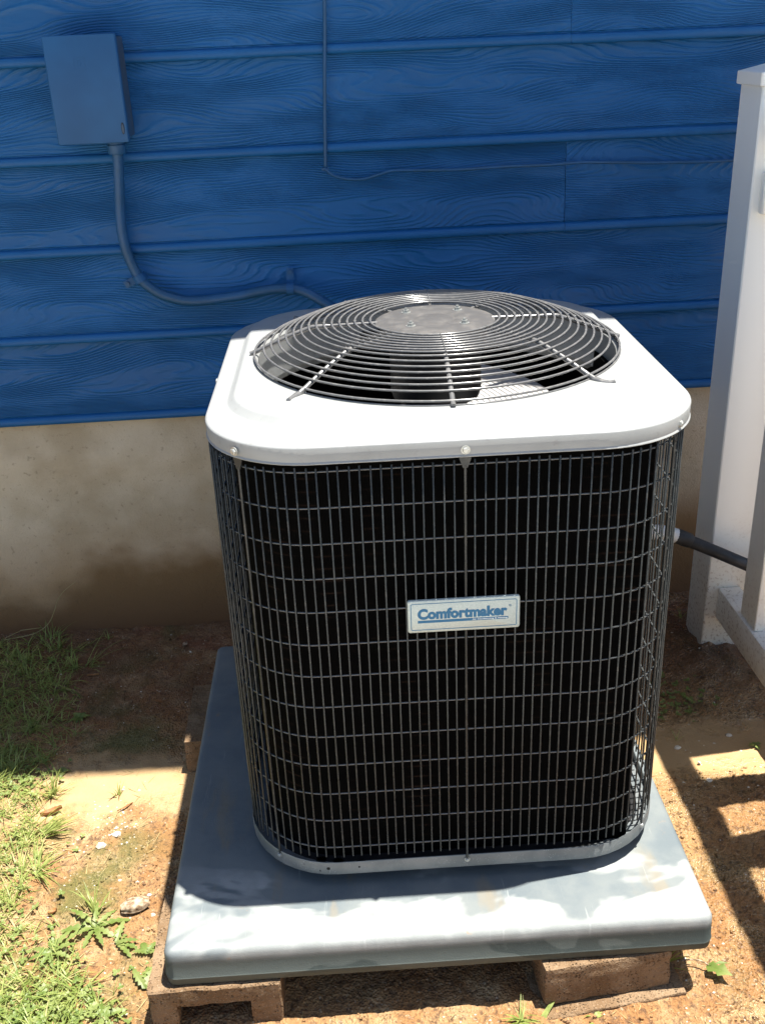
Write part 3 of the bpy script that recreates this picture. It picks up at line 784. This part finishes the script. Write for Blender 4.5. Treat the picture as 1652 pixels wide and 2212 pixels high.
def ringplate(a, b, r, t, y, h):
    o_, i_ = rr2(a, b, r), rr2(a-t, b-t, max(r-t, .001)); n = len(o_)
    v = [(x, y-h, z) for x, z in o_]+[(x, y-h, z) for x, z in i_]+[(x, y, z) for x, z in o_]+[(x, y, z) for x, z in i_]
    f = []
    for k in range(n):
        q = (k+1) % n; f += [(k, n+k, n+q, q), (k, q, 2*n+q, 2*n+k), (n+k, 3*n+k, 3*n+q, n+q)]
    return v, f
mk('border_line', *ringplate(bwid-.0048, bh-.0048, .003, .0011, -.0048, .00025), MT['print'], badge)
def text(body, width, height, bold, x, z, mat, name, y=-.0050, shear=0, spacing=1.0, right=False):
    cu_ = bpy.data.curves.new(name, 'FONT'); cu_.body = body; cu_.size = 1; cu_.offset = bold; cu_.shear = shear; cu_.space_character = spacing; cu_.resolution_u = 5; cu_.extrude = .02
    t = bpy.data.objects.new(name, cu_); C.objects.link(t)
    dg = bpy.context.evaluated_depsgraph_get(); dg.update(); me = bpy.data.meshes.new_from_object(t.evaluated_get(dg))
    bpy.data.objects.remove(t, do_unlink=True)
    co_ = np.array([vv.co[:] for vv in me.vertices]); mnn, mxx = co_.min(0), co_.max(0)
    sx = width/(mxx[0]-mnn[0]); sy = height/(mxx[1]-mnn[1])
    co2 = np.stack([(co_[:, 0]-mnn[0])*sx+x, y+(-(co_[:, 2]))*.008, (co_[:, 1]-mnn[1])*sy+z], 1)
    me.vertices.foreach_set('co', co2.ravel()); me.update(); me.materials.clear(); me.materials.append(mat); me.name = name
    o = bpy.data.objects.new(name, me); C.objects.link(o); o.parent = badge; return o
lt_ = text('Comfortmaker', .1372, .0182, .030, -.0708, -.0045, MT['print'], 'lettering', spacing=1.03)
m0 = lt_.data; vv0 = [v_.co[:] for v_ in m0.vertices]; ff0 = [tuple(p_.vertices) for p_ in m0.polygons]; bt_ = B()
for i_, (dx_, dz_) in enumerate(((0, 0), (.0007, 0), (-.0006, 0), (.0001, .0006), (.0001, -.0004))): bt_.add([(a_+dx_, b_-.00005*i_, c_+dz_) for a_, b_, c_ in vv0], ff0)
bpy.data.objects.remove(lt_, do_unlink=True); bpy.data.meshes.remove(m0); bt_.build('lettering', MT['print'], badge)
mk('underline', *(lambda b: (b.v, b.f))(B().box(-.0712, .0685, -.00525, -.00485, -.0110, -.0066)), MT['print'], badge)
text('Air Conditioning & Heating', .0540, .0030, .018, .0130, -.0103, MT['wprint'], 'small_lettering', y=-.0054)
rg = B(); rg.tube([(.0715+.0018*math.cos(2*PI*k/16), -.0050, .0125+.0018*math.sin(2*PI*k/16)) for k in range(16)], .00025, 5, closed=True); rg.build('registered_mark', MT['print'], badge)
text('R', .0016, .0019, .0, .0707, .0116, MT['print'], 'registered_letter')

# ------------------------------------------------------------------ railing
RX, RY, RS = .7603, .5254, .1208
ra = empty('railing', (RX+RS/2, RY+RS/2, ZG), 0, 'white vinyl railing with a tall capped post beside the house', 'railing')
ox, oy, oz = RX+RS/2, RY+RS/2, ZG
def lb(x0, x1, y0, y1, z0, z1, bev): return B().box(x0-ox, x1-ox, y0-oy, y1-oy, z0-oz, z1-oz, bev)
def postat(y):
    p = lb(RX, RX+RS, y, y+RS, ZG-.02, 1.234, .004).build('post', MT['vinyl'], ra, True, auto=40)
    b = B(); x0, x1, y0, y1 = RX-.008-ox, RX+RS+.008-ox, y-.008-oy, y+RS+.008-oy; z = 1.232-oz
    b.box(x0, x1, y0, y1, z, z+.028, .003); h_ = z+.0275
    b.add([(x0+.003, y0+.003, h_), (x1-.003, y0+.003, h_), (x1-.003, y1-.003, h_), (x0+.003, y1-.003, h_), ((x0+x1)/2, (y0+y1)/2, h_+.022)], [(0, 1, 4), (1, 2, 4), (2, 3, 4), (3, 0, 4)])
    b.build('post_cap', MT['vinyl'], p, False)
postat(RY); postat(-1.45)
lb(.789, .847, -1.45+RS, RY, -.062, .026, .004).build('bottom_rail', MT['vinyl'], ra, True, auto=40)
lb(.789, .847, -1.45+RS, RY, 1.118, 1.200, .006).build('top_rail', MT['vinyl'], ra, True, auto=40)
lb(.779, .862, RY-.024, RY-.0005, .972, 1.060, .005).build('rail_bracket', MT['vinyl'], ra, True, auto=40)
pk = None; y = .350
while y > -1.25:
    if pk is None: pk = o = B().box(-.0125, .0125, -.044, .044, 0, 1.0915, .003).build('picket', MT['vinyl'], ra, True, auto=40)
    else: o = dup(pk)
    o.location = (.8095-ox, y-oy, .0262-oz); y -= .175

# refrigerant pipe
a = Vector((.40, .37, .235)); pts = [a, Vector((.52, .46, .228)), Vector((.60, .482, .222)), Vector((.655, .482, .206))]
lp = empty('insulated_pipe', (.65, .48, .2), 0, 'black pipe with white end fitting passing in front of the white post', 'pipe')
o0 = Vector((.65, .48, .2))
B().tube([p-o0 for p in spline(pts, 6)], .0185, 16).build('white_fitting', MT['pvc'], lp, True, auto=40)
B().tube([Vector((.645, .482, .210))-o0, Vector((.650, .482, .208))-o0, Vector((.682, .481, .193))-o0, Vector((.686, .481, .191))-o0], [.0165, .0190, .0190, .0165], 18).build('coupling', MT['foam'], lp, True, auto=40)
B().tube([Vector((.66, .482, .203))-o0, Vector((.76, .472, .156))-o0, Vector((.86, .455, .110))-o0, Vector((1.0, .43, .06))-o0, Vector((1.2, .40, .02))-o0], .0155, 16).build('foam_sleeve', MT['foam'], lp, True, auto=40)

# ------------------------------------------------------------------ vegetation
class Blades:
    def __init__(s): s.v = []; s.f = []
    def blade(s, x, y, z, L, az, lean, wd, droop, n=4, tw=0):
        d = Vector((math.cos(az), math.sin(az), 0)); side = Vector((-math.sin(az+tw), math.cos(az+tw), 0)); p = Vector((x, y, z)); k = len(s.v); el = lean
        for i in range(n+1):
            w_ = wd*(1-(i/n)**1.6)*.5
            if i == n: s.v.append(tuple(p))
            else: s.v.append(tuple(p-side*w_)); s.v.append(tuple(p+side*w_))
            p = p+(d*math.cos(el)+Vector((0, 0, 1))*math.sin(el))*(L/n); el -= droop/n
            zz = gz(p.x, p.y)+.001
            if p.z < zz: p.z = zz
        for i in range(n):
            a = k+2*i
            if i == n-1: s.f.append((a, a+1, a+2))
            else: s.f.append((a, a+1, a+3, a+2))
def dens(x, y):
    if y > .26: return dens0(x, y)*(.40+.5*(mn.noise(Vector((x*9, y*9, 4))) > .12))
    return dens0(x, y)
def dens0(x, y):
    p = Vector((x, y, 0)); nz_ = mn.noise(p*4.5+Vector((3, 1, 0)))*.5+mn.noise(p*13)*.5
    if y > .24:  e = -.84-.10*(y-.24)
    elif y > -.15: e = -.845+.05*(y < .0)
    else: e = -.80+(-.15-y)*.62
    d = (e-x)*7+nz_*1.3
    return max(0, min(1, d))
green = Blades(); dry = Blades()
cnt = 0
for _ in range(13000):
    x = rng.uniform(-1.75, -.55); y = rng.uniform(-.85, .80)
    if rng.random() > dens(x, y)**1.2: continue
    m_ = int(rng.integers(2, 8)); z = gz(x, y); az0 = rng.uniform(0, 2*PI); isdry = rng.random() < (.38 if y < .2 else .08)
    for _k in range(m_):
        t = dry if isdry else green
        t.blade(x+rng.normal(0, .006), y+rng.normal(0, .006), z-.002, rng.uniform(.022, .078), az0+rng.normal(0, .9), rng.uniform(.15, 1.2) if not isdry else rng.uniform(.0, .6), rng.uniform(.0016, .0034), rng.uniform(.4, 1.9))
tag(mk('grass', green.v, green.f, MT['grass'], smooth=True), 'patchy green lawn grass on the left of the pad', kind='stuff')
for _ in range(260):
    x = rng.uniform(-1.0, -.5); y = rng.uniform(-.6, .2)
    dry.blade(x, y, gz(x, y)+.001, rng.uniform(.01, .04), rng.uniform(0, 6.3), .05, .0016, .1, 2)
for _ in range(500):
    x = rng.uniform(-.35, .9); y = rng.uniform(-.75, -.5)
    dry.blade(x, y, gz(x, y)+.001, rng.uniform(.006, .02), rng.uniform(0, 6.3), .05, .0013, .1, 2)
tag(mk('dry_grass', dry.v, dry.f, MT['dgrass'], smooth=True), 'straw-coloured dead grass lying among the green blades', kind='stuff')
# low clover-like ground cover
cl = B()
def leaflet(b, x, y, z, r, az, tilt, n=7, asp=.8):
    d = Vector((math.cos(az), math.sin(az), math.sin(tilt))).normalized(); s_ = Vector((-math.sin(az), math.cos(az), rng.normal(0, .15))); c0 = Vector((x, y, z))
    pts = [c0+d*(r*(1-math.cos(PI*2*k/n)))+s_*(r*asp*math.sin(2*PI*k/n))+Vector((0, 0, .15*r*math.cos(4*PI*k/n))) for k in range(n)]
    b.add(pts, [tuple(range(n))])
for (cx_, cy_, sx_, sy_, N) in ((-.80, -.47, .07, .035, 230), (-.97, .17, .05, .04, 130), (-.68, -.48, .04, .02, 60), (-.88, -.33, .06, .07, 90), (-.92, -.10, .06, .08, 50), (-.72, -.40, .05, .05, 50), (.62, .33, .04, .05, 60)):
    for _ in range(N):
        x, y = rng.normal(cx_, sx_), rng.normal(cy_, sy_); z = gz(x, y)+rng.uniform(.003, .016); a0 = rng.uniform(0, 6.3); r = rng.uniform(.0022, .0050)
        for k in range(3): leaflet(cl, x, y, z, r, a0+k*2*PI/3, rng.uniform(-.2, .4))
tag(cl.build('clover', MT['weed'], smooth=False), 'low clover leaves spreading between the grass at bottom left', kind='stuff')

def tuft(x, y, n, L, label, lean=(.4, 1.3), az=None, spread=3.14, wd=.0035, mat='grass', cat='grass tuft'):
    t = Blades(); z = gz(x, y)
    for k in range(n):
        a_ = (az if az is not None else 0)+rng.uniform(-spread, spread)
        t.blade(x+rng.normal(0, .004), y+rng.normal(0, .004), z-.002, L*rng.uniform(.55, 1.1), a_, rng.uniform(*lean), wd*rng.uniform(.7, 1.2), rng.uniform(.3, 1.3), 5)
    o = mk('grass_tuft', [(a-x, b-y, c_-z) for a, b, c_ in t.v], t.f, MT[mat], smooth=True, loc=(x, y, z)); tag(o, label, cat, 'grass tufts growing out of the bare soil'); return o
tuft(-.700, -.238, 11, .085, 'upright spiky grass tuft standing alone on the mossy soil', (.9, 1.4), wd=.005)
tuft(-.855, -.009, 40, .085, 'thick grass tuft leaning to the right above the bare soil', (.35, .8), az=.35, spread=.55)
tuft(-.863, .117, 30, .060, 'round grass tuft at the edge of the pale mud', (.5, 1.4))
tuft(-.713, .105, 7, .055, 'thin sprig standing in the pale mud', (1.0, 1.5), wd=.003)
tuft(-.842, -.117, 22, .085, 'sprawling grass tuft with long pale blades below the leaning tuft', (.15, .7), az=.5, spread=1.6)
tuft(-.695, -.417, 26, .07, 'sprawling grass tuft left of the hollow block', (.2, 1.1))
tuft(-.923, .632, 18, .07, 'shaded grass tuft with upright blades near the foundation', (.7, 1.45))
tuft(-.985, .735, 20, .06, 'shaded grass tuft against the foundation beside the dry stem', (.6, 1.45))
tuft(-.889, .640, 5, .14, 'few long arching blades over the shaded soil', (.6, 1.1), az=.35, spread=.3, wd=.003)
tuft(-.855, .775, 8, .04, 'tiny grass tuft at the foot of the foundation', (.6, 1.45), wd=.0025)
tuft(.079, -.545, 24, .052, 'grass tuft in front of the tilted block', (.25, 1.1))
tuft(.112, -.545, 3, .085, 'single long curved blade in front of the tilted block', (.45, .6), az=.65, spread=.15, wd=.0045)
tuft(.350, -.458, 10, .06, 'shaded weed beside the right end of the tilted block', (.5, 1.3), wd=.005)
tuft(.205, -.548, 8, .02, 'very small green sprout in front of the tilted block', (.2, .7), wd=.005)
tuft(.578, .165, 5, .05, 'thin stalks at the edge of the wet mud near the railing', (.8, 1.4), wd=.002)
tuft(.765, .700, 12, .045, 'small shaded grass tuft behind the post near the wall', (.6, 1.4), wd=.0025)
tuft(.655, .335, 9, .022, 'tiny bright seedling in the shade left of the post', (.2, .8), wd=.006)

def jagleaf(L, W, teeth=5, fold=.15, droop=.25):
    """dandelion-like leaf along +x"""
    v = [(0, 0, 0)]; f = []; n = teeth*2+1; top = []; bot = []; mid = []
    for i in range(n+1):
        t = i/n; ww = W*(math.sin(PI*min(1, t*.9+.08))**.8)*(1 if i % 2 else .45)
        x = L*t; z = L*(.35*t-droop*1.8*t*t); mid.append((x, 0, z)); xs_ = x-(.10*L if i % 2 else 0)*.4
        top.append((xs_, ww, z+fold*ww)); bot.append((xs_, -ww, z+fold*ww))
    v = mid+top+bot; m_ = n+1
    for i in range(n): f += [(i, i+1, m_+i+1, m_+i), (i+1, i, 2*m_+i, 2*m_+i+1)]
    return v, f
def rosette(x, y, n, L, W, label, az=None, spread=PI, mat='weed', teeth=5, name='weed', cat='weed'):
    z = gz(x, y)+.001; e = empty(name, (x, y, z), rng.uniform(0, .3), label, cat, 'broadleaf weeds'); 
    base = mk('leaf', *jagleaf(L, W, teeth), MT[mat], e, False)
    for k in range(n):
        o = base if k == 0 else dup(base)
        a_ = (2*PI*k/n if az is None else az+spread*(k/(max(1, n-1))-.5)*2)+rng.normal(0, .15); s_ = rng.uniform(.7, 1.1)
        o.rotation_euler = (rng.normal(0, .15), rng.uniform(-.25, .1), a_); o.scale = (s_, s_, s_); o.location = (0, 0, rng.uniform(.001, .005))
rosette(-.693, -.272, 9, .070, .0085, 'dandelion-like weed with jagged leaves beside the curl of bark')
rosette(-.645, -.315, 6, .050, .0075, 'small jagged-leaved weed below the curl of bark', az=.2, spread=1.6)
rosette(-.574, -.425, 4, .055, .0095, 'upright jagged leaf pressed against the hollow block', az=1.6, spread=.5)
rosette(-.582, -.345, 4, .035, .009, 'small bright weed left of the hollow block', az=1.2, spread=1.4)
rosette(-.640, -.478, 7, .045, .008, 'jagged weed at the bottom edge by the hollow block')
rosette(-.760, -.335, 8, .05, .008, 'jagged weed among the grass near the bottom left')
rosette(-.862, .408, 6, .030, .0105, 'broad-leaved weed in the shade left of the pad', teeth=1)
rosette(-.992, .680, 7, .020, .008, 'small lobed weed in the shade near the foundation', teeth=1)
rosette(-.857, .195, 4, .026, .012, 'two round pale leaves in the sun at the shadow edge', teeth=1)
rosette(.752, .128, 4, .020, .008, 'small green leaves on the wet mud below the railing', teeth=2)

# fallen green leaf with a stalk, right of the tilted block
z = gz(.42, -.48)+.006; e = empty('fallen_leaf', (.40, -.468, z), 0, 'wilted bright green leaf on a dark stalk right of the pad', 'leaf')
B().tube(spline([(-.018, .012, .004), (.01, .003, .012), (.03, -.008, .006)], 5), .0012, 6).build('stalk', MT['bark'], e, True)
lf = mk('leaf_blade', *jagleaf(.048, .015, 2, .2, .12), MT['weed'], e); lf.location = (.022, -.006, .006); lf.rotation_euler = (.2, -.1, -.75)
lf2 = dup(lf); lf2.rotation_euler = (-.3, 0, -.1); lf2.scale = (.9, .35, .8)

def deadleaf(x, y, L, W, rz, label, mat='brown', curl=.9, name='dead_leaf'):
    v = []; f = []; n, m_ = 10, 6
    for i in range(n+1):
        t = i/n; ww = W*math.sin(PI*t)**.8*(1+.18*math.sin(t*22))
        for j in range(m_+1):
            u = j/m_*2-1; v.append((L*(t-.5), ww*u*.5*(1-.2*curl), curl*.35*W*(u*u)+.15*L*curl*(t-.5)**2+.0015*mn.noise(Vector((x+t*6, u*3, 0)))))
    for i in range(n):
        for j in range(m_): q = i*(m_+1)+j; f.append((q, q+m_+1, q+m_+2, q+1))
    o = mk(name, v, f, MT[mat], smooth=True, loc=(x, y, gz(x, y)+.004), rot=(rng.normal(0, .15), rng.normal(0, .15), rz)); tag(o, label, 'dead leaf', 'dead leaves on the soil')
deadleaf(-.849, .056, .048, .024, .3, 'orange-brown curled dead leaf beside the round grass tuft')
deadleaf(-.784, -.226, .020, .018, .8, 'small orange dead leaf on mossy soil')
deadleaf(-.742, -.331, .034, .014, -.2, 'pale brown curled leaf among the weeds', 'bark')
deadleaf(-.864, .596, .034, .009, -.05, 'narrow reddish leaf in the shade near the foundation')
deadleaf(-.670, .449, .022, .012, -.4, 'red-orange leaf in the shade beside the pad')
deadleaf(-.632, .708, .022, .016, 1.2, 'pale tan leaf near the back corner of the pad', 'bark')
deadleaf(-.69, .06, .04, .006, .7, 'thin reddish leaf on the pale mud')
deadleaf(.60, .075, .012, .009, .7, 'scrap of pale leaf on the wet mud between the railing shadows', 'chip')
cr_ = B()
def crumbs(N, x0, x1, y0, y1, r0, r1):
    for _ in range(N):
        x, y = rng.uniform(x0, x1), rng.uniform(y0, y1)
        if mn.noise(Vector((x*7, y*7, 2))) < -.12: continue
        chip(cr_, x, y, r0+(r1-r0)*rng.random()**3, .9)
# (scattered below)
# curl of bark
b = B(); n = 12; v = []; f = []
for i in range(9):
    t = i/8
    for k in range(n+1):
        a_ = -.6+4.0*k/n; r = (.015+.004*mn.noise(Vector((t*4, k*.6, 0))))*(.6+.5*math.sin(PI*t)); v.append((.055*(t-.5), r*math.cos(a_)+.0015*mn.noise(Vector((k, t*9, 1))), .010+r*math.sin(a_)*.8))
for i in range(8):
    for k in range(n): q = i*(n+1)+k; f.append((q, q+n+1, q+n+2, q+1))
o = mk('bark_curl', v, f, MT['bark'], smooth=True, loc=(-.623, -.228, gz(-.623, -.228)), rot=(0, 0, .25)); tag(o, 'curled hollow piece of bark on the soil left of the pad', 'bark')

# chips and pebbles
def chip(bb, x, y, r, fl=.5):
    z = gz(x, y); n = 6; v = []; ph = rng.uniform(0, 6)
    for (zz, s_) in ((-.3, .8), (.15*fl, 1.0), (.9*fl, .6)):
        for k in range(n): a_ = ph+2*PI*k/n; rr_ = r*s_*rng.uniform(.7, 1.2); v.append((x+rr_*math.cos(a_), y+rr_*math.sin(a_)*.8, z+zz*r))
    f = [tuple(range(2*n, 3*n))]
    for j in range(2):
        for k in range(n): f.append((j*n+k, j*n+(k+1) % n, (j+1)*n+(k+1) % n, (j+1)*n+k))
    bb.add(v, f)
bb = B()
for _ in range(70): chip(bb, rng.normal(-.715, .045), rng.normal(.03, .045), rng.uniform(.0012, .0032))
for _ in range(140): chip(bb, rng.uniform(-1.0, -.56), rng.uniform(-.5, .05), rng.uniform(.0010, .0028))
for _ in range(230): chip(bb, rng.uniform(.36, .95), rng.uniform(-.75, .08), rng.uniform(.0010, .0032), .4)
for _ in range(160): chip(bb, rng.uniform(-.35, .5), rng.uniform(-.72, -.52), rng.uniform(.0010, .0025), .4)
for _ in range(60): chip(bb, rng.uniform(-1.1, -.52), rng.uniform(.25, .8), rng.uniform(.0010, .0025))
for _ in range(40): chip(bb, rng.uniform(.45, .8), rng.uniform(.05, .7), rng.uniform(.0015, .004), .2)
tag(bb.build('gravel', MT['chip']), 'pale grit and small chips scattered over the soil', kind='stuff')
cb2 = None
for i, (x, y, r, lab) in enumerate([(-.694, -.025, .010, 'largest white chip on the mossy soil'), (-.723, -.052, .012, 'long white chip below the largest one on the moss'), (-.706, .121, .006, 'white chip at the foot of the thin sprig'), (-.602, -.194, .005, 'white pebble above the curl of bark'),
                         (-.586, -.249, .006, 'white pebble just right of the curl of bark'), (-.667, -.151, .005, 'left of two white pebbles on the sunlit soil'), (-.632, -.158, .005, 'right of two white pebbles on the sunlit soil'), (-.615, .680, .0045, 'bright white pebble in the shade by the back of the pad'),
                         (.706, .173, .009, 'grey wet stone in the shade near the railing'), (.570, .136, .009, 'pale flat stone on the mud beside the railing shadow'), (.601, .012, .008, 'grey stone inside the railing shadow')]):
    b = B(); chip(b, 0, 0, r, .5); dz = gz(0, 0)
    o = mk('stone', [(a_, b_, c_-dz) for a_, b_, c_ in b.v], b.f, MT['chip'], loc=(x, y, gz(x, y)+.0005)); tag(o, lab, 'stone', 'loose white and grey stones')
crumbs(1500, .40, .95, -.75, .06, .0012, .0060)
crumbs(1300, -.40, .62, -.75, -.50, .0010, .0050)
crumbs(1500, -1.15, -.54, -.60, .02, .0010, .0045)
crumbs(1200, -1.15, -.50, .28, .80, .0010, .0065)
crumbs(700, .45, .95, .22, .80, .0010, .0070)
tag(cr_.build('soil_crumbs', MT['soil']), 'small crumbs and clods of red-brown soil', kind='stuff')
# dry stem leaning on the foundation
sp_ = [(-1.165, .806, -.160), (-1.11, .803, -.152), (-1.060, .803, -.140), (-1.022, .804, -.113), (-1.00, .807, -.075), (-.987, .811, -.045), (-.965, .814, -.018), (-.930, .817, .007)]
st_ = empty('dry_stem', sp_[0], 0, 'long thin dry stem leaning against the foundation at left', 'stem')
o0 = Vector(sp_[0]); P_ = spline(sp_, 6); B().tube([p-o0 for p in P_], [.0017-.0011*i/len(P_) for i in range(len(P_))], 6).build('stalk', MT['dgrass'], st_, True)
B().tube([Vector(p)-o0 for p in ((-1.150, .800, -.150), (-1.10, .80, -.128), (-1.045, .803, -.125))], .0009, 6).build('twig', MT['dgrass'], st_, True)
